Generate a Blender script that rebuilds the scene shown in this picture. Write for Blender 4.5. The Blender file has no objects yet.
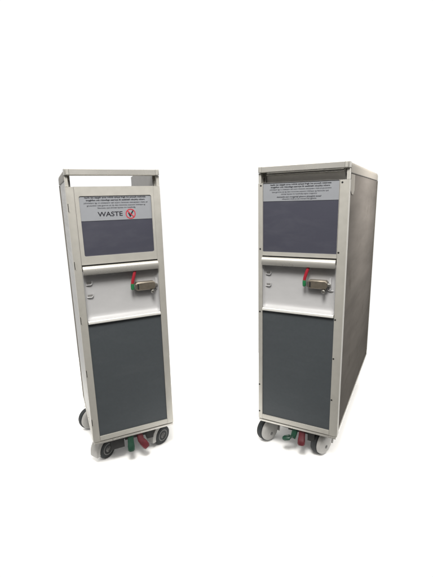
import bpy, bmesh, math, random
from mathutils import Vector, Matrix

scn = bpy.context.scene
COL = scn.collection
R = math.radians

# ------------------------------------------------------------------ camera
cam_data = bpy.data.cameras.new("camera")
cam_data.sensor_width = 36.0
cam_data.sensor_fit = 'AUTO'
cam_data.lens = 381.82 / 577.0 * 36.0
cam_data.clip_start = 0.05
cam_data.clip_end = 200.0
cam = bpy.data.objects.new("camera", cam_data)
COL.objects.link(cam)
CAM_H = 0.9596
cam.matrix_world = (Matrix.Translation((0, 0, CAM_H)) @
                    Matrix.Rotation(math.pi / 2 - 0.22569, 4, 'X') @
                    Matrix.Rotation(-0.02712, 4, 'Z'))
scn.camera = cam

# ------------------------------------------------------------------ light
# white background ahead; dim half behind the camera made up to shape the light
world = bpy.data.worlds.new("World")
scn.world = world
world.use_nodes = True
wn, wl = world.node_tree.nodes, world.node_tree.links
wn.clear()
w_out = wn.new("ShaderNodeOutputWorld")
w_bg = wn.new("ShaderNodeBackground")
w_tc = wn.new("ShaderNodeTexCoord")
w_sep = wn.new("ShaderNodeSeparateXYZ")
wl.new(w_tc.outputs["Generated"], w_sep.inputs[0])
w_fwd = wn.new("ShaderNodeMapRange")
w_fwd.inputs["From Min"].default_value = -0.10
w_fwd.inputs["From Max"].default_value = 0.22
w_fwd.interpolation_type = 'SMOOTHSTEP'
wl.new(w_sep.outputs["Y"], w_fwd.inputs["Value"])
w_rear = wn.new("ShaderNodeValToRGB")
w_el = wn.new("ShaderNodeMapRange")
w_el.inputs["From Min"].default_value = -1.0
w_el.inputs["From Max"].default_value = 1.0
wl.new(w_sep.outputs["Z"], w_el.inputs["Value"])
wl.new(w_el.outputs[0], w_rear.inputs[0])
cr = w_rear.color_ramp
cr.elements[0].position = 0.40
cr.elements[0].color = (0.05, 0.048, 0.045, 1)
cr.elements[1].position = 0.55
cr.elements[1].color = (0.16, 0.155, 0.15, 1)
w_mix = wn.new("ShaderNodeMix")
w_mix.data_type = 'RGBA'
wl.new(w_fwd.outputs[0], w_mix.inputs["Factor"])
wl.new(w_rear.outputs[0], w_mix.inputs[6])
w_mix.inputs[7].default_value = (1.04, 1.04, 1.04, 1)
# bright overhead cap, added unseen to lift the floor to white
w_top = wn.new("ShaderNodeMapRange")
w_top.inputs["From Min"].default_value = 0.46
w_top.inputs["From Max"].default_value = 0.62
w_top.interpolation_type = 'SMOOTHSTEP'
wl.new(w_sep.outputs["Z"], w_top.inputs["Value"])
w_mix2 = wn.new("ShaderNodeMix")
w_mix2.data_type = 'RGBA'
wl.new(w_top.outputs[0], w_mix2.inputs["Factor"])
wl.new(w_mix.outputs[2], w_mix2.inputs[6])
w_mix2.inputs[7].default_value = (2.15, 2.1, 1.98, 1)
wl.new(w_mix2.outputs[2], w_bg.inputs["Color"])
w_bg.inputs["Strength"].default_value = 1.0
wl.new(w_bg.outputs[0], w_out.inputs[0])


def area_lamp(name, loc, aim, size, power, color):
    ld = bpy.data.lights.new(name, 'AREA')
    ld.shape = 'DISK'
    ld.size = size
    ld.energy = power
    ld.color = color
    o = bpy.data.objects.new(name, ld)
    COL.objects.link(o)
    o.location = loc
    o.rotation_euler = (Vector(aim) - Vector(loc)).to_track_quat('-Z', 'Y').to_euler()
    return o


area_lamp("ceiling_lamp", (-0.10, 0.25, 2.2), (-0.05, 1.3, 0.8), 0.6, 44.0, (1.0, 0.98, 0.94))
side = area_lamp("side_helper_lamp", (1.30, 1.45, 1.50), (0.66, 1.62, 1.02), 0.40, 4.5, (1.0, 0.955, 0.91))  # unseen lamp, added so the upper side panel fades downward like a reflection
side.data.spread = R(75)

scn.view_settings.view_transform = 'Standard'
scn.view_settings.look = 'None'
scn.view_settings.exposure = 0.0
scn.view_settings.gamma = 1.0


# ------------------------------------------------------------------ materials
def lin(c):
    return tuple(((x / 255 + 0.055) / 1.055) ** 2.4 if x > 10 else x / 255 / 12.92 for x in c) + (1.0,)


def mat(name, base, rough=0.5, metal=0.0, spec=0.5, var=0.0, scale=20.0, stretch=(1, 1, 1),
        bump=0.0, rvar=0.0, coat=0.0, speck=0.0, smear=0.0):
    """Principled material whose colour and gloss wander a little with a noise in object space."""
    m = bpy.data.materials.new(name)
    m.use_nodes = True
    n, l = m.node_tree.nodes, m.node_tree.links
    b = n["Principled BSDF"]
    b.inputs["Metallic"].default_value = metal
    b.inputs["Specular IOR Level"].default_value = spec
    b.inputs["Coat Weight"].default_value = coat
    b.inputs["Coat Roughness"].default_value = 0.08
    tc = n.new("ShaderNodeTexCoord")
    mp = n.new("ShaderNodeMapping")
    mp.inputs["Scale"].default_value = stretch
    oi = n.new("ShaderNodeObjectInfo")          # every piece gets its own stretch of the pattern
    of = n.new("ShaderNodeVectorMath")
    of.operation = 'MULTIPLY_ADD'
    l.new(oi.outputs["Random"], of.inputs[0])
    of.inputs[1].default_value = (3.7, 5.3, 4.1)
    l.new(tc.outputs["Object"], of.inputs[2])
    l.new(of.outputs[0], mp.inputs[0])
    nz = n.new("ShaderNodeTexNoise")
    nz.inputs["Scale"].default_value = scale
    nz.inputs["Detail"].default_value = 6
    nz.inputs["Roughness"].default_value = 0.62
    l.new(mp.outputs[0], nz.inputs["Vector"])
    mr = n.new("ShaderNodeMapRange")
    mr.inputs["From Min"].default_value = 0.28
    mr.inputs["From Max"].default_value = 0.72
    mr.inputs["To Min"].default_value = 1.0 - var
    mr.inputs["To Max"].default_value = 1.0 + var
    l.new(nz.outputs["Fac"], mr.inputs["Value"])
    vm = n.new("ShaderNodeVectorMath")
    vm.operation = 'SCALE'
    vm.inputs[0].default_value = base[:3]
    l.new(mr.outputs[0], vm.inputs["Scale"])
    col = vm.outputs[0]
    if speck:
        n2 = n.new("ShaderNodeTexNoise")
        n2.inputs["Scale"].default_value = 9.0
        n2.inputs["Detail"].default_value = 9
        n2.inputs["Roughness"].default_value = 0.72
        l.new(of.outputs[0], n2.inputs["Vector"])
        m2 = n.new("ShaderNodeMapRange")
        m2.inputs["From Min"].default_value = 0.56
        m2.inputs["From Max"].default_value = 0.72
        m2.inputs["To Min"].default_value = 0.0
        m2.inputs["To Max"].default_value = speck
        l.new(n2.outputs["Fac"], m2.inputs["Value"])
        mx = n.new("ShaderNodeMix")
        mx.data_type = 'RGBA'
        l.new(m2.outputs[0], mx.inputs["Factor"])
        l.new(col, mx.inputs[6])
        mx.inputs[7].default_value = (base[0] * .45, base[1] * .42, base[2] * .36, 1)
        col = mx.outputs[2]
    if smear:                                   # pale wiped-on dust and rub marks
        m3 = n.new("ShaderNodeMapping")
        m3.inputs["Scale"].default_value = (2.2, 1, 7.0)
        m3.inputs["Rotation"].default_value = (0, 0.25, 0)
        l.new(of.outputs[0], m3.inputs[0])
        n3 = n.new("ShaderNodeTexNoise")
        n3.inputs["Scale"].default_value = 3.2
        n3.inputs["Detail"].default_value = 7
        n3.inputs["Roughness"].default_value = 0.6
        n3.inputs["Distortion"].default_value = 0.6
        l.new(m3.outputs[0], n3.inputs["Vector"])
        r3 = n.new("ShaderNodeMapRange")
        r3.inputs["From Min"].default_value = 0.50
        r3.inputs["From Max"].default_value = 0.74
        r3.inputs["To Max"].default_value = smear
        l.new(n3.outputs["Fac"], r3.inputs["Value"])
        mx3 = n.new("ShaderNodeMix")
        mx3.data_type = 'RGBA'
        l.new(r3.outputs[0], mx3.inputs["Factor"])
        l.new(col, mx3.inputs[6])
        mx3.inputs[7].default_value = (0.42, 0.42, 0.43, 1)
        col = mx3.outputs[2]
    l.new(col, b.inputs["Base Color"])
    r2 = n.new("ShaderNodeMapRange")
    r2.inputs["From Min"].default_value = 0.3
    r2.inputs["From Max"].default_value = 0.7
    r2.inputs["To Min"].default_value = max(0.02, rough - rvar)
    r2.inputs["To Max"].default_value = min(1.0, rough + rvar)
    l.new(nz.outputs["Fac"], r2.inputs["Value"])
    l.new(r2.outputs[0], b.inputs["Roughness"])
    if bump:
        bp = n.new("ShaderNodeBump")
        bp.inputs["Strength"].default_value = bump
        bp.inputs["Distance"].default_value = 0.001
        l.new(nz.outputs["Fac"], bp.inputs["Height"])
        l.new(bp.outputs[0], b.inputs["Normal"])
    return m


M = {}
M['silver'] = mat("satin_aluminium", (0.52, 0.505, 0.465), 0.36, 0.35, 0.5, .03, 45, (1, 1, 1), .03, .05, speck=.14)
M['rail'] = mat("polished_aluminium_rail", (0.58, 0.565, 0.53), 0.27, 0.60, 0.5, .03, 12, (.4, 1, 1), .02, .06, speck=.10)
M['white'] = mat("white_slot_filler", (0.80, 0.78, 0.74), 0.4, 0.0, 0.4, .03, 20)
M['siderail'] = mat("satin_side_rail", (0.20, 0.185, 0.16), 0.45, 0.0, 0.1, .04, 12, (.4, 1, 1), .02, .06, speck=.08)
M['cap'] = mat("grey_plastic_cap", (0.42, 0.41, 0.38), 0.36, 0.3, 0.45, .05, 60)
M['side'] = mat("steel_painted_reflections", (0.125, 0.116, 0.107), 0.42, 0.0, 0.0, .20, 2.6, (.5, .5, 3.2), .02, .08, speck=.35)  # dark tone and broad patches painted in for reflections
M['side_lit'] = mat("steel_sheet_lit_copy", (0.40, 0.395, 0.38), 0.42, 0.1, 0.3, .05, 9, (.25, .5, 14), .04, .10, speck=.15)  # paler copy of the side sheet, brighter reflections put into its colour
M['inner'] = mat("inner_grey_sheet", (0.21, 0.205, 0.20), 0.5, 0.1, 0.4, .08, 30)
M['dark_panel'] = mat("slate_laminate", (0.061, 0.069, 0.076), 0.5, 0.0, 0.3, .05, 120, (1, 1, 1), .06, .05, smear=.015)
M['window'] = mat("smoked_plastic_window", (0.058, 0.059, 0.078), 0.22, 0.0, 0.40, .03, 5, (1, 1, 2), .0, .06, smear=.03)
M['tray'] = mat("white_moulded_plastic", (0.45, 0.448, 0.455), 0.38, 0.0, 0.45, .03, 18, (1, 1, 3), .04, .08, speck=.08)
M['ledge'] = mat("white_enamel_strip", (0.62, 0.615, 0.59), 0.35, 0.0, 0.5, .05, 40, speck=.08)
M['label'] = mat("grey_notice_film", (0.255, 0.265, 0.285), 0.4, 0.0, 0.35, .03, 30)
M['ink'] = mat("black_print", (0.018, 0.018, 0.024), 0.5, 0.0, 0.3)
M['ink_red'] = mat("red_print", (0.45, 0.03, 0.045), 0.5, 0.0, 0.3)
M['ink_grey'] = mat("worn_black_print", (0.075, 0.078, 0.09), 0.5, 0.0, 0.3)
M['latch'] = mat("nickel_latch", (0.20, 0.175, 0.14), 0.34, 0.55, 0.5, .12, 90, (1, 1, 1), .05, .08)
M['steel'] = mat("bright_steel", (0.5, 0.49, 0.46), 0.25, 0.9, 0.5, .08, 60)
M['red'] = mat("red_plastic", (0.30, 0.016, 0.028), 0.38, 0.0, 0.5, .12, 60)
M['green'] = mat("green_plastic", (0.02, 0.16, 0.06), 0.38, 0.0, 0.5, .12, 60)
M['red_pedal'] = mat("red_pedal_plastic", (0.080, 0.008, 0.013), 0.42, 0.0, 0.5, .35, 45, speck=.5)
M['green_pedal'] = mat("green_pedal_plastic", (0.007, 0.042, 0.024), 0.42, 0.0, 0.5, .35, 45, speck=.5)
M['black'] = mat("black_steel", (0.012, 0.012, 0.012), 0.55, 0.0, 0.35, .3, 40)
M['dark'] = mat("dark_gap", (0.02, 0.02, 0.02), 0.6, 0.0, 0.3)
M['rubber'] = mat("black_rubber", (0.022, 0.025, 0.027), 0.6, 0.0, 0.3, .3, 60, speck=.3)
M['wheel'] = mat("grey_caster_plastic", (0.31, 0.305, 0.295), 0.45, 0.0, 0.45, .10, 40, (1, 1, 1), .08, .06, speck=.35)
M['hub'] = mat("worn_hub_plastic", (0.13, 0.13, 0.128), 0.45, 0.0, 0.45, .15, 50, speck=.3)
M['floor'] = mat("white_studio_floor", (0.98, 0.98, 0.98), 0.8, 0.0, 0.1)


# ------------------------------------------------------------------ mesh helpers
def obj(name, bm, m, parent=None, bevel=0.0, seg=2, smooth=35):
    if bevel > 0:
        es = [e for e in bm.edges if len(e.link_faces) == 2 and e.calc_face_angle(0) > R(50)]
        if es:
            bmesh.ops.bevel(bm, geom=es, offset=bevel, segments=seg, affect='EDGES', profile=0.5, clamp_overlap=True)
    bmesh.ops.recalc_face_normals(bm, faces=bm.faces)
    me = bpy.data.meshes.new(name)
    bm.to_mesh(me)
    bm.free()
    if smooth:
        for p in me.polygons:
            p.use_smooth = True
        me.set_sharp_from_angle(angle=R(smooth))
    me.materials.append(m)
    o = bpy.data.objects.new(name, me)
    COL.objects.link(o)
    if parent:
        o.parent = parent
    return o


def box(bm, x0, x1, y0, y1, z0, z1):
    v = [bm.verts.new((x, y, z)) for x in (x0, x1) for y in (y0, y1) for z in (z0, z1)]
    for f in ((0, 1, 3, 2), (4, 6, 7, 5), (0, 4, 5, 1), (2, 3, 7, 6), (0, 2, 6, 4), (1, 5, 7, 3)):
        bm.faces.new([v[i] for i in f])


def bxm(*dims):
    bm = bmesh.new()
    for i in range(0, len(dims), 6):
        box(bm, *dims[i:i + 6])
    return bm


def rrect(x0, x1, z0, z1, r, n=6):
    pts = []
    for cx, cz, a0 in ((x1 - r, z1 - r, 0), (x0 + r, z1 - r, 90), (x0 + r, z0 + r, 180), (x1 - r, z0 + r, 270)):
        for i in range(n + 1):
            a = R(a0 + 90 * i / n)
            pts.append((cx + r * math.cos(a), cz + r * math.sin(a)))
    return pts


def loft(bm, loops, cap0=True, cap1=True):
    rows = [[bm.verts.new(p) for p in lp] for lp in loops]
    n = len(rows[0])
    for a, b in zip(rows, rows[1:]):
        for i in range(n):
            j = (i + 1) % n
            bm.faces.new((a[i], a[j], b[j], b[i]))
    if cap0:
        bm.faces.new(rows[0])
    if cap1:
        bm.faces.new(rows[-1])
    return rows


def plate(bm, x0, x1, z0, z1, r, y0, y1, n=6):
    """rounded rectangle facing -y, from y0 (front) to y1"""
    p = rrect(x0, x1, z0, z1, r, n)
    loft(bm, [[(x, y0, z) for x, z in p], [(x, y1, z) for x, z in p]])


def ring_frame(bm, ox0, ox1, oz0, oz1, ix0, ix1, iz0, iz1, r, y0, y1, n=6):
    """flat frame with a rounded opening"""
    inner = rrect(ix0, ix1, iz0, iz1, r, n)
    outer = [(ox1, oz1), (ox0, oz1), (ox0, oz0), (ox1, oz0)]
    layers = []
    for y in (y0, y1):
        iv = [bm.verts.new((x, y, z)) for x, z in inner]
        ov = [bm.verts.new((x, y, z)) for x, z in outer]
        for c in range(4):
            s = c * (n + 1)
            for i in range(n):
                bm.faces.new((ov[c], iv[s + i], iv[s + i + 1]))
            d = (c + 1) % 4
            bm.faces.new((ov[c], iv[s + n], iv[(s + n + 1) % len(iv)], ov[d]))
        layers.append((iv, ov))
    (i0, o0), (i1, o1) = layers
    for a, b in ((i0, i1), (o0, o1)):
        for k in range(len(a)):
            j = (k + 1) % len(a)
            bm.faces.new((a[k], a[j], b[j], b[k]))


def tube(bm, pts, rad, n=10, cap=True):
    pts = [Vector(p) for p in pts]
    rads = rad if isinstance(rad, (list, tuple)) else [rad] * len(pts)
    loops = []
    t = (pts[1] - pts[0]).normalized()
    up = Vector((0, 0, 1)) if abs(t.z) < .9 else Vector((0, 1, 0))
    nx = t.cross(up).normalized()
    for i, p in enumerate(pts):
        t = (pts[min(i + 1, len(pts) - 1)] - pts[max(i - 1, 0)]).normalized()
        nx = (nx - t * nx.dot(t)).normalized()
        ny = t.cross(nx)
        loops.append([p + (nx * math.cos(a) + ny * math.sin(a)) * rads[i] for a in [2 * math.pi * k / n for k in range(n)]])
    loft(bm, loops, cap, cap)


def lathe(bm, prof, origin, axis, n=40):
    """prof: (distance along axis, radius)"""
    axis = Vector(axis).normalized()
    up = Vector((0, 0, 1)) if abs(axis.z) < .9 else Vector((1, 0, 0))
    a = axis.cross(up).normalized()
    b = axis.cross(a)
    o = Vector(origin)
    loft(bm, [[o + axis * t + (a * math.cos(k) + b * math.sin(k)) * r for k in [2 * math.pi * i / n for i in range(n)]]
              for t, r in prof])


def extrude_x(bm, prof, x0, x1):
    """profile (y, z) run along x"""
    loft(bm, [[(x0, y, z) for y, z in prof], [(x1, y, z) for y, z in prof]])


def extrude_y(bm, prof, y0, y1):
    loft(bm, [[(x, y0, z) for x, z in prof], [(x, y1, z) for x, z in prof]])


# ------------------------------------------------------------------ floor
fb = bmesh.new()
vs = [fb.verts.new(p) for p in ((-0.95, 1.16, 0), (0.56, 1.16, 0), (1.02, 2.3, 0), (-0.95, 2.3, 0))]
fb.faces.new(vs)
floor = obj("floor", fb, M['floor'])
floor['kind'] = 'structure'

# ------------------------------------------------------------------ the trolleys
Z = 0.038          # floor offset of the measured heights
HW = 0.151         # half width of a trolley


def stroke_text(rows, y, seed):
    """lines of print too small to read: letter shapes run together into word lengths"""
    rnd = random.Random(seed)
    bm = bmesh.new()
    for x0, x1, zc, h, bold in rows:
        want = (x1 - x0) / (h * .66)
        txt = ""
        while len(txt) < want:
            txt += "".join(rnd.choice("eetaoinsrhldcumfpgwyb") for _ in range(rnd.randint(2, 9))) + " "
        c = bpy.data.curves.new("line", 'FONT')
        c.body = txt.strip()
        c.resolution_u = 2
        c.extrude = 0.02
        c.offset = 0.022 if bold else 0.006
        t = bpy.data.objects.new("line", c)
        COL.objects.link(t)
        bpy.context.view_layer.update()
        me = bpy.data.meshes.new_from_object(t.evaluated_get(bpy.context.evaluated_depsgraph_get()))
        bpy.data.objects.remove(t)
        bpy.data.curves.remove(c)
        xs = [v.co.x for v in me.vertices]
        for v in me.vertices:
            v.co = (x0 + (v.co.x - min(xs)) / (max(xs) - min(xs)) * (x1 - x0), y - v.co.z * .008, zc + (v.co.y - .30) * h * 1.25)
        bm.from_mesh(me)
        bpy.data.meshes.remove(me)
    return bm


def word_mesh(word, x0, x1, zb, h, y, name, m, parent):
    """a real word, as thin solid letters fitted to a box"""
    c = bpy.data.curves.new(name, 'FONT')
    c.body = word
    c.size = 1.0
    c.extrude = 0.02
    c.offset = 0.014
    t = bpy.data.objects.new(name, c)
    COL.objects.link(t)
    bpy.context.view_layer.update()
    me = bpy.data.meshes.new_from_object(t.evaluated_get(bpy.context.evaluated_depsgraph_get()))
    bpy.data.objects.remove(t)
    bpy.data.curves.remove(c)
    xs = [v.co.x for v in me.vertices]
    ys = [v.co.y for v in me.vertices]
    for v in me.vertices:
        px = (v.co.x - min(xs)) / (max(xs) - min(xs))
        pz = (v.co.y - min(ys)) / (max(ys) - min(ys))
        v.co = (x0 + px * (x1 - x0), y - v.co.z * .008, zb + pz * h)
    me.materials.append(m)
    o = bpy.data.objects.new(name, me)
    COL.objects.link(o)
    o.parent = parent
    return o


def caster(root, x, y, yaw, rad=0.047, hood=.004, dome_mat='wheel'):
    """swivel caster: fork with a broad fender, rubber tyre, hub disc. yaw = direction of the fender side, in trolley space"""
    e = Matrix.Translation((x, y, 0)) @ Matrix.Rotation(yaw, 4, 'Z')
    # local: axle along +x (fender at +x), rolling along y, pivot shifted along +y
    bm = bmesh.new()
    lathe(bm, [(0, .018), (.004, .021), (.016, .021), (.020, .017)], (-.002, .020, .100), (0, 0, 1), 24)   # swivel head
    # cheek that carries the wheel, with the fender dome
    prof = []
    n = 40
    for i in range(n):
        a = 2 * math.pi * i / n
        r = rad * .90 if hood < .008 else rad * 1.10
        px, pz = math.cos(a) * r, math.sin(a) * r
        if pz < 0:
            k = min(1.0, .90 * rad / r)
            px, pz = px * k, pz * k
        if pz > 0:
            pz *= 1.14
            px += .30 * pz * (1.0 if px > 0 else .25)
        prof.append((px, pz + rad))
    def off(s, x):
        cz = rad
        return [(x, p * s, (q - cz) * s + cz) for p, q in prof]
    loft(bm, [off(1.0, .010), off(1.0, .016), off(.96, .0205), off(.84, .0245), off(.55, .0270), off(.2, .0275)])
    # crown over the tyre joining cheek and swivel head
    arc = []
    for i in range(13):
        a = R((-22 if hood < .008 else -10) + 125 * i / 12)
        arc.append(a)
    loops = []
    for a in arc:
        c, s = math.cos(a), math.sin(a)
        loops.append([(xx, c * rr, s * rr * 1.06 + rad) for xx, rr in ((-.018, rad + .0025), (.020, rad + .0025), (.022, rad + .0025 + hood), (-.015, rad + .0025 + hood))])
    loft(bm, loops)
    bm.transform(e)
    fork = obj("caster", bm, M[dome_mat], root, .0008, 1)
    bm = bmesh.new()
    w = .013
    lathe(bm, [(-w, rad * .62), (-w, rad * .86), (-w * .8, rad * .96), (-w * .35, rad), (w * .35, rad), (w * .8, rad * .96), (w, rad * .86), (w, rad * .62)],
          (-.004, 0, rad), (1, 0, 0), 48)
    bm.transform(e)
    obj("tyre", bm, M['rubber'], fork)
    bm = bmesh.new()
    lathe(bm, [(-.0145, .006), (-.0175, rad * .18), (-.0150, rad * .24), (-.0120, rad * .34), (-.0135, rad * .60), (-.0105, rad * .66), (.008, rad * .66)],
          (-.004, 0, rad), (1, 0, 0), 40)
    bm.transform(e)
    obj("wheel_hub", bm, M['hub'], fork)
    bm = bmesh.new()
    lathe(bm, [(0, .0072), (.0012, .0068), (.0014, .0042), (.0030, .0040), (.0034, .0028)], (.0268, -.003, rad * .80), (1, 0, 0), 20)
    bm.transform(e)
    obj("axle_cap", bm, M['hub'], fork)
    return fork


def screw(root, x, z, y=-.0002):
    bm = bmesh.new()
    lathe(bm, [(0, .0030), (.0007, .0030), (.0012, .0022), (.0013, .0006)], (x, y + .0002, z + Z), (0, -1, 0), 14)
    return obj("screw", bm, M['dark'], root)


def trolley(name, label, loc, yaw, D, pl, pr, win, text_rows, hinges, rear_bar, casters):
    root = bpy.data.objects.new(name, None)
    COL.objects.link(root)
    root.location = (loc[0], loc[1], 0)
    root.rotation_euler = (0, 0, yaw)
    root['label'] = label
    root['category'] = 'trolley'
    root['group'] = 'aircraft galley waste trolleys'
    B, H, T, DT = .082 + Z, 1.0096 + Z, 1.030 + Z, .9765 + Z
    rnd = random.Random(name + str(D))

    # ---- carcass
    for s in (-1, 1):
        x0, x1 = (s * (HW - .003), s * (HW - .014)) if s > 0 else (-(HW - .003), -(HW - .014))
        a, b = min(x0, x1), max(x0, x1)
        obj("side_panel", bxm(a, b, .026, D - .014, B + .012, .9945 + Z), M['side_lit'] if hinges else M['side'], root, .0008, 1)
        # long rail over the side panel
        xo, xi = s * HW, s * (HW - .016)
        p = [(xo - s * .002, .9957 + Z), (xo, .9975 + Z), (xo, T - .012), (xo - s * .0012, T - .006), (xo - s * .004, T - .0018), (xo - s * .008, T), (xi, T), (xi, .9957 + Z)]
        bm = bmesh.new()
        extrude_y(bm, p, .024, D - .022)
        obj("side_rail", bm, M['siderail'], root, .0006, 1)
        a, b = sorted((s * (HW - .0162), s * (HW - .0182)))
        obj("inner_liner", bxm(a, b, .0262, D - .004, .966 + Z, T - .0025), M['inner'], root, .0004, 1)
        # rounded rear corner of the top rail
        bm = bmesh.new()
        extrude_y(bm, p, D - .0216, D)
        for v in bm.verts:
            if v.co.y > D - .001 and v.co.z > T - .013:
                v.co.y -= .006
                v.co.z -= .002
        obj("rail_end", bm, M['cap'], root, .0015, 2)
        # lower rail
        a, b = sorted((s * HW, s * (HW - .018)))
        obj("base_rail", bxm(a, b, .026, D, B, B + .0115), M['rail'], root, .0012, 2)
        # rear upright
        a, b = sorted((s * HW, s * (HW - .018)))
        obj("rear_post", bxm(a, b, D - .0135, D, B + .012, .9945 + Z), M['siderail'], root, .0012, 2)
        # front upright: rounded extrusion with a groove down its outer side
        inner = pl if s < 0 else pr
        xo = s * HW
        prof = [(inner, .0), (xo - s * .003, .0), (xo - s * .0008, .0010), (xo, .0035), (xo, .0095), (xo - s * .0025, .0105),
                (xo - s * .0025, .0130), (xo, .0140), (xo, .0225), (xo - s * .002, .0255), (inner, .0255)]
        bm = bmesh.new()
        loft(bm, [[(x, y, B) for x, y in prof], [(x, y, DT - .001) for x, y in prof]])
        post = obj("front_post", bm, M['silver'], root, .0007, 1)
        # slim continuation up to the handle
        a, b = sorted((s * (HW - .001), s * (HW - .010)))
        obj("handle_upright", bxm(a, b, .004, .0235, DT, H - .0005), M['silver'], root, .0015, 2)
        if s < 0 and hinges:
            for hz in hinges:
                obj("hinge_slot", bxm(-.1487, -.1468, -.0006, .004, hz - .0125 + Z, hz + .0125 + Z), M['dark'], post, .0004, 1)
                obj("hinge_leaf", bxm(-.1464, -.1440, -.0008, .004, hz - .014 + Z, hz + .009 + Z), M['silver'], post, .0004, 1)
    # deck, base, back
    obj("top_deck", bxm(-.1365, .1365, .027, D - .016, .962 + Z, .966 + Z), M['inner'], root, .0006, 1)
    obj("base_plate", bxm(-.132, .132, .028, D - .015, B + .001, B + .009), M['inner'], root, .0006, 1)
    zt = (.9955 + Z) if rear_bar else (.966 + Z)
    obj("back_panel", bxm(-.132, .132, D - .012, D - .002, B + .001, zt), M['inner'], root, .0006, 1)
    if rear_bar:
        obj("added_slot_backing", bxm(-.1325, .1325, .040, .043, .967 + Z, T - .0090), M['white'], root, .0006, 1)  # made-up backing, white to brighten the slot under the handle
        obj("added_top_lid", bxm(-.1325, .1325, .0265, D - .024, T - .0085, T - .0040), M['tray'], root, .0006, 1)  # made-up lid, closes the top so the slot reads dark
        obj("rear_rail", bxm(-.1345, .1345, D - .022, D - .001, .9962 + Z, T), M['rail'], root, .003, 2)

    # ---- top handle with its two end caps
    def hprof(g=0.0):
        return [(-.006 + g, H + .0025), (-.004 + g, H + .0006), (-.001 + g, H), (.020, H), (.0225, H + .003), (.0225, T - .003), (.020, T),
                (.001 + g, T), (-.0035 + g, T - .0005), (-.0056 + g, T - .0022)]
    bm = bmesh.new()
    extrude_x(bm, hprof(), -.1355, .1355)
    hb = obj("handle_bar", bm, M['rail'], root, .0005, 1)
    for s in (-1, 1):
        bm = bmesh.new()
        P = hprof()
        cx = s * .1363
        loops = []
        for dx, g, sc in ((0, 0, 1), (.008, .0002, .995), (.0125, .003, .95), (.0147, .008, .82)):
            cy, cz = .0085, (H + T) / 2
            loops.append([(cx + s * dx, max((y - cy) * sc + cy, -.006 + g * 1.2), (z - cz) * sc + cz) for y, z in P])
        loft(bm, loops)
        obj("end_cap", bm, M['cap'], hb, .0005, 1, 28)
    if rear_bar:   # rolled lip below the handle
        bm = bmesh.new()
        tube(bm, [(-.128, .027, H - .0040), (-.06, .027, H - .0040), (.06, .027, H - .0040), (.128, .027, H - .0040)], .0055, 12)
        obj("handle_lip", bm, M['steel'], root)

    # ---- upper door: frame, smoked window, notice
    wx0, wx1, wz0, wz1, lz, rr = win
    wz0, wz1, lz = wz0 + Z, wz1 + Z, lz + Z
    fx0, fx1 = pl + .0007, pr - .0007
    bm = bmesh.new()
    ring_frame(bm, fx0, fx1, .7285 + Z, DT - .0004, wx0, wx1, wz0, wz1, rr, -.0012, .012)
    door = obj("upper_door", bm, M['silver'], root, .0008, 2)
    bm = bmesh.new()
    plate(bm, wx0 - .001, wx1 + .001, wz0 - .001, wz1 + .001, rr, .0022, .0090)
    obj("window_pane", bm, M['window'], door, .0006, 1)
    bm = bmesh.new()
    plate(bm, wx0 + .0006, wx1 - .0006, lz, wz1 - .0012, .001, .0012, .0021)
    note = obj("notice_label", bm, M['label'], root)
    obj("small_print", stroke_text([(a, b, z + Z, h, w) for a, b, z, h, w in text_rows[0]], .0008, 4), M['ink'], note, 0, 1, 0)
    obj("small_print", stroke_text([(a, b, z + Z, h, w) for a, b, z, h, w in text_rows[1]], .0008, 9), M['ink_grey'], note, 0, 1, 0)
    obj("lower_seam", bxm(fx0 + .001, fx1 - .001, .004, .012, .7240 + Z, .7282 + Z), M['dark'], root)

    # ---- grip bar across the middle
    bx0, bx1 = fx0 + .0012, fx1 - .0012
    g0, g1 = .6955 + Z, .7235 + Z
    prof = [(.004, g1), (-.006, g1), (-.0105, g1 - .002), (-.0135, g1 - .0065), (-.0145, g1 - .013), (-.0138, g0 + .006), (-.0115, g0 + .001),
            (-.0095, g0), (-.0082, g0 + .002), (-.0075, g0 + .010), (.004, g0 + .010)]
    bm = bmesh.new()
    extrude_x(bm, prof, bx0, bx1)
    obj("grip_bar", bm, M['rail'], root, .0006, 1)

    # ---- recessed white tray
    tz0, tz1 = .5375 + Z, .7055 + Z
    loops = []
    for ins, yy in ((0, .0016), (.0008, .0050), (.0022, .0095), (.0050, .0135), (.0095, .0160), (.0150, .0168)):
        p = rrect(bx0 + ins, bx1 - ins, tz0 + ins * 1.25, tz1 - ins, .010, 7)
        loops.append([(x, yy, z) for x, z in p])
    p = rrect(bx0, bx1, tz0, tz1, .010, 7)
    bm = bmesh.new()
    ring_frame(bm, bx0 - .001, bx1 + .001, tz0 - .001, tz1 + .001, bx0, bx1, tz0, tz1, .010, .0016, .0024, 7)
    loft(bm, loops, False, True)
    tray = obj("recess_tray", bm, M['tray'], root, 0, 1, 60)
    # moulded clips at both ends of the tray
    for s, xs in ((1, bx0 + .006), (-1, bx1 - .006)):
        for cz in (.6650 + Z, .6225 + Z):
            bm = bmesh.new()
            pts = []
            for i in range(9):
                a = R(-100 + 110 * i / 8)
                pts.append((xs + s * (.0135 + .0065 * math.cos(a)), .0125, cz + .0065 * math.sin(a)))
            pts = [(xs, .0135, cz - .0066)] + pts + [(xs + s * .0202, .0125, cz + .006)]
            tube(bm, pts, .0017, 8)
            if s > 0 or cz < .65 + Z:
                obj("moulded_clip", bm, M['tray'], tray)
            else:
                bm.free()
            if s > 0:
                obj("clip_slot", bxm(min(xs, xs + s * .018), max(xs, xs + s * .018), .0155, .0172, cz - .0062, cz + .0025), M['inner'], tray, .0006, 1)

    # ---- latch with its coloured lever
    lx0, lx1 = (.0415, .1125) if hinges else (.0300, .0965)
    lc = .6375 + Z
    h = .0145
    bm = bmesh.new()
    ch = .006
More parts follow.
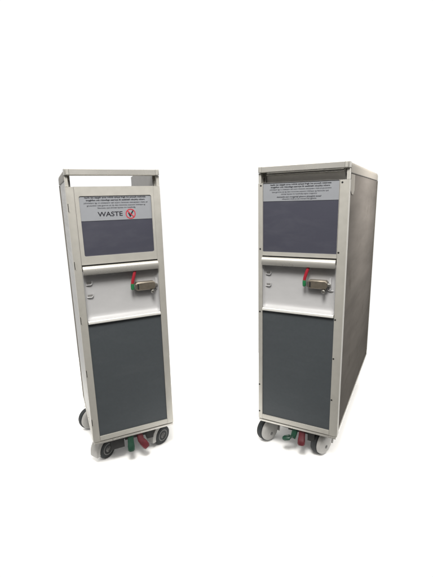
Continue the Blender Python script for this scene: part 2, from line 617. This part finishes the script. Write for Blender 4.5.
    op = [(lx0, lc - h + ch), (lx0 + ch, lc - h), (lx1 - ch, lc - h), (lx1, lc - h + ch), (lx1, lc + h - ch), (lx1 - ch, lc + h), (lx0 + ch, lc + h), (lx0, lc + h - ch)]
    mid = ((lx0 + lx1) / 2, lc)
    def sc(p, k, kz):
        return (mid[0] + (p[0] - mid[0]) * k, mid[1] + (p[1] - mid[1]) * kz)
    loft(bm, [[(x, .0166, z) for x, z in op], [(x, -.0035, z) for x, z in op], [(x, -.0065, z) for x, z in [sc(p, .95, .80) for p in op]]])
    latch = obj("door_latch", bm, M['latch'], root, .0010, 2)
    bm = bmesh.new()
    loft(bm, [[(lx0 - .002 + a * .004, y, lc + b * .0085) for a, b in ((0, -1), (1, -1), (1, 1), (0, 1))] for y in (.004, -.0072)])
    obj("latch_nose", bm, M['steel'], latch, .0006, 1)
    obj("latch_slot", bxm(lx0 + .0066, lx0 + .0118, -.0072, -.003, lc - .0085, lc + .0085), M['dark'], latch, .0003, 1)
    bm = bmesh.new()
    tube(bm, [(lx1 - .001, .004, lc), (lx1 + .004, .004, lc), (lx1 + .008, .006, lc - .001)], [.0075, .006, .004], 10)
    obj("latch_bolt", bm, M['steel'], latch)
    obj("strike_plate", bxm(lx1 + .0040, lx1 + .0100, .0095, .0165, lc - .018, lc + .022), M['tray'], latch, .001, 2)
    bm = bmesh.new()
    kx = lx1 - .012
    lathe(bm, [(-.012, .0030), (.004, .0030), (.005, .0058), (.0105, .0062), (.0130, .0045), (.0134, .001)], (kx, .002, lc - .0215), (0, -1, 0), 18)
    obj("latch_knob", bm, M['steel'], latch)
    bm = bmesh.new()
    kp = [(kx - .003, -.001, lc - .012), (kx - .001, -.001, lc - .017), (kx, -.001, lc - .0215)]
    tube(bm, kp, .0032, 8)
    obj("knob_stem", bm, M['dark'], latch)
    tx = lx0
    pts = [(tx + .004, -.001, g0 + .006), (tx + .0005, -.0045, g0 - .006), (tx - .0045, -.0065, lc + .036), (tx - .0085, -.0065, lc + .022), (tx - .0100, -.0060, lc + .0125)]
    bm = bmesh.new()
    tube(bm, pts, [.0045, .0052, .0054, .0054, .0053], 10)
    for v in bm.verts:
        v.co.y = -.006 + (v.co.y + .006) * .6
    lever = obj("latch_lever", bm, M['red'], root)
    bm = bmesh.new()
    tube(bm, [(tx - .0100, -.0060, lc + .0130), (tx - .0104, -.0058, lc + .004), (tx - .0098, -.0052, lc - .006), (tx - .0092, -.0050, lc - .0085)], [.0058, .0062, .0060, .0040], 10)
    obj("lever_tip", bm, M['green'], lever)

    # ---- ledge, lower door panel, bottom rail
    prof = [(.010, .5366 + Z), (-.0035, .5366 + Z), (-.0058, .5345 + Z), (-.0060, .5285 + Z), (-.0045, .5262 + Z), (.010, .5262 + Z)]
    bm = bmesh.new()
    extrude_x(bm, prof, bx0, bx1)
    obj("ledge_strip", bm, M['ledge'], root, .0006, 1)
    obj("lower_panel", bxm(fx0, fx1, .0032, .012, .1015 + Z, .5258 + Z), M['dark_panel'], root, .0006, 1)
    obj("bottom_rail", bxm(fx0, fx1, -.0006, .014, .0835 + Z, .1010 + Z), M['silver'], root, .0010, 2)
    obj("kick_strip", bxm(-.1475, .1475, -.0028, .024, .0735 + Z, .0795 + Z), M['rail'], root, .0012, 2)
    # ---- undercarriage
    cb = bxm(-.128, .128, .030, D - .03, .058 + Z, .0810 + Z)
    obj("chassis", cb, M['black'], root, .003, 2)
    for args in casters:
        caster(root, *args)
    return root


# ---------------- left trolley: half length, with the WASTE notice
rows_l = ([(-.0975, .0985, .9418, .0050, 1), (-.0930, .0955, .9335, .0052, 1)],
          [(-.1010, .1050, .9250, .0050, 0), (-.0920, .0960, .9168, .0048, 0), (-.0600, .0620, .9088, .0048, 0)])
lt = trolley("galley_trolley", "shorter silver galley trolley whose window notice reads WASTE beside a red circle",
             (-.32007, 1.28035), .41822, .365, -.1268, .1268, (-.1140, .1172, .7560, .9470, .8690, .005), rows_l,
             [.912, .729, .543, .351, .163], False,
             [(-.104, .078, R(122), .038, .013), (.112, .070, R(118), .038, .013), (-.136, .312, R(-72)), (.118, .300, R(120))])
note = [c for c in lt.children if c.name.startswith("notice_label")][0]
word_mesh("WASTE", -.0610, .0185, .8815 + Z, .0150, .0010, "waste_lettering", M['ink'], note)
# red prohibition ring with a black tick under the bar
cx, cz = .0450, .8872 + Z
bm = bmesh.new()
for i in range(40):
    a0, a1 = 2 * math.pi * i / 40, 2 * math.pi * (i + 1) / 40
    q = [(cx + r * math.cos(a), y, cz + r * math.sin(a)) for y in (.0011, .0007) for r, a in ((.0135, a0), (.0165, a0), (.0165, a1), (.0135, a1))]
    v = [bm.verts.new(p) for p in q]
    for f in ((4, 5, 6, 7), (0, 1, 5, 4), (2, 3, 7, 6)):
        bm.faces.new([v[k] for k in f])
dx = .0136 * math.cos(R(45))
t = .0011
v = [bm.verts.new((cx + sx * dx + ox, y, cz - sx * dx + oz)) for y in (.0011, .0005) for sx, ox, oz in ((-1, -t, -t), (-1, t, t), (1, t, t), (1, -t, -t))]
for f in ((4, 5, 6, 7), (0, 1, 5, 4), (1, 2, 6, 5), (2, 3, 7, 6), (3, 0, 4, 7)):
    bm.faces.new([v[k] for k in f])
bmesh.ops.remove_doubles(bm, verts=bm.verts, dist=1e-6)
obj("prohibition_ring", bm, M['ink_red'], note, 0, 1, 0)
bm = bmesh.new()
tick = [(-.0085, .0020), (-.0060, .0040), (-.0022, -.0020), (.0070, .0110), (.0105, .0100), (-.0010, -.0105), (-.0030, -.0105)]
loft(bm, [[(cx + a, y, cz + b) for a, b in tick] for y in (.0011, .0009)])
obj("tick_mark", bm, M['ink'], note, 0, 1, 0)

# ---------------- right trolley: full length
rows_r = ([(-.1060, .0960, .9682, .0050, 1), (-.1040, .0920, .9605, .0050, 1)],
          [(-.1085, .0970, .9528, .0046, 0), (-.1000, .0880, .9448, .0046, 0), (-.0680, .0520, .9375, .0046, 0),
           (-.0830, .0660, .9285, .0050, 1), (-.0640, .0500, .9215, .0046, 0)])
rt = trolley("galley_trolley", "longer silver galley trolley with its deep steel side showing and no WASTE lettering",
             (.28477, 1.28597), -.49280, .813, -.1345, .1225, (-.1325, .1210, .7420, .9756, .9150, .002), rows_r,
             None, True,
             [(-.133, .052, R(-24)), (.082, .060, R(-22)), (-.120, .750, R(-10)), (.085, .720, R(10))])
for x, z in ((-.1400, .9680), (.1295, .9675), (-.1425, .7510), (.1270, .7480), (-.1440, .5195), (.1262, .5205), (-.1460, .2270), (.1262, .2240),
             (-.1460, .1130), (.1262, .3800)):
    screw(rt, x, z)
# pale catch plate near the top front of the side panel
bm = bmesh.new()
loft(bm, [[(x, y, z + Z) for y, z in ((.0335, .9935), (.0335, .9440), (.060, .9300), (.092, .9300), (.110, .9440), (.110, .9935))] for x in (HW - .0030, HW - .0012)])
obj("catch_plate", bm, M['siderail'], rt, .0005, 1)


# ---------------- brake pedals: parts of each trolley
def pad(bm, c, rx, ry, rz, tilt):
    """rounded foot pad"""
    loops = []
    for t, k in ((-1, .55), (-.8, .88), (-.3, 1), (.3, 1), (.8, .88), (1, .55)):
        loops.append([(c[0] + rx * k * math.cos(a), c[1] + ry * k * math.sin(a) - tilt * rz * t, c[2] + rz * t) for a in [2 * math.pi * i / 20 for i in range(20)]])
    loft(bm, loops)


def pedal(root, name, m, top, knee, toe, w, pw):
    bm = bmesh.new()
    a, b, c = Vector(top), Vector(knee), Vector(toe)
    pts = [a, a.lerp(b, .5), b, b.lerp(c, .35), b.lerp(c, .8), c]
    loops = []
    for i, p in enumerate(pts):
        t = (pts[min(i + 1, 5)] - pts[max(i - 1, 0)]).normalized()
        side = Vector((1, 0, 0)) if abs(t.x) < .75 else Vector((0, 1, 0))
        side = (side - t * side.dot(t)).normalized()
        nn = t.cross(side)
        ww = (w, w, w * 1.05, pw, pw, pw * .7)[i]
        hh = (.007, .007, .0075, .008, .0075, .0045)[i]
        loops.append([p + side * ww * math.copysign(abs(math.cos(k)) ** .6, math.cos(k)) + nn * hh * math.copysign(abs(math.sin(k)) ** .6, math.sin(k))
                      for k in [2 * math.pi * j / 20 for j in range(20)]])
    loft(bm, loops)
    return obj(name, bm, m, root, 0, 1, 60)


def linkage(root, blocks):
    bm = bmesh.new()
    tube(bm, [(-.080, .040, .094), (-.03, .038, .092), (.03, .038, .092), (.080, .040, .094)], .0100, 10)
    for b in blocks:
        box(bm, *b)
    return obj("brake_linkage", bm, M['black'], root, .002, 2)


pedal(lt, "green_pedal", M['green_pedal'], (-.017, .012, .108), (-.019, .000, .078), (-.021, -.012, .052), .0110, .0128)
pedal(lt, "red_pedal", M['red_pedal'], (.016, .020, .110), (.020, .004, .080), (.040, -.010, .050), .0118, .0138)
linkage(lt, [(-.090, -.040, .018, .05, .060, .1100), (-.036, .044, .022, .05, .084, .1120), (.046, .072, .020, .05, .066, .1100)])
pedal(rt, "green_pedal", M['green_pedal'], (-.003, .014, .108), (-.010, .002, .074), (-.048, -.006, .062), .0105, .0125)
pedal(rt, "red_pedal", M['red_pedal'], (.022, .016, .110), (.023, .002, .080), (.025, -.014, .056), .0115, .0135)
linkage(rt, [(-.036, .044, .024, .05, .086, .1120), (.040, .066, .022, .05, .062, .1100), (-.075, -.035, .026, .05, .094, .1110)])
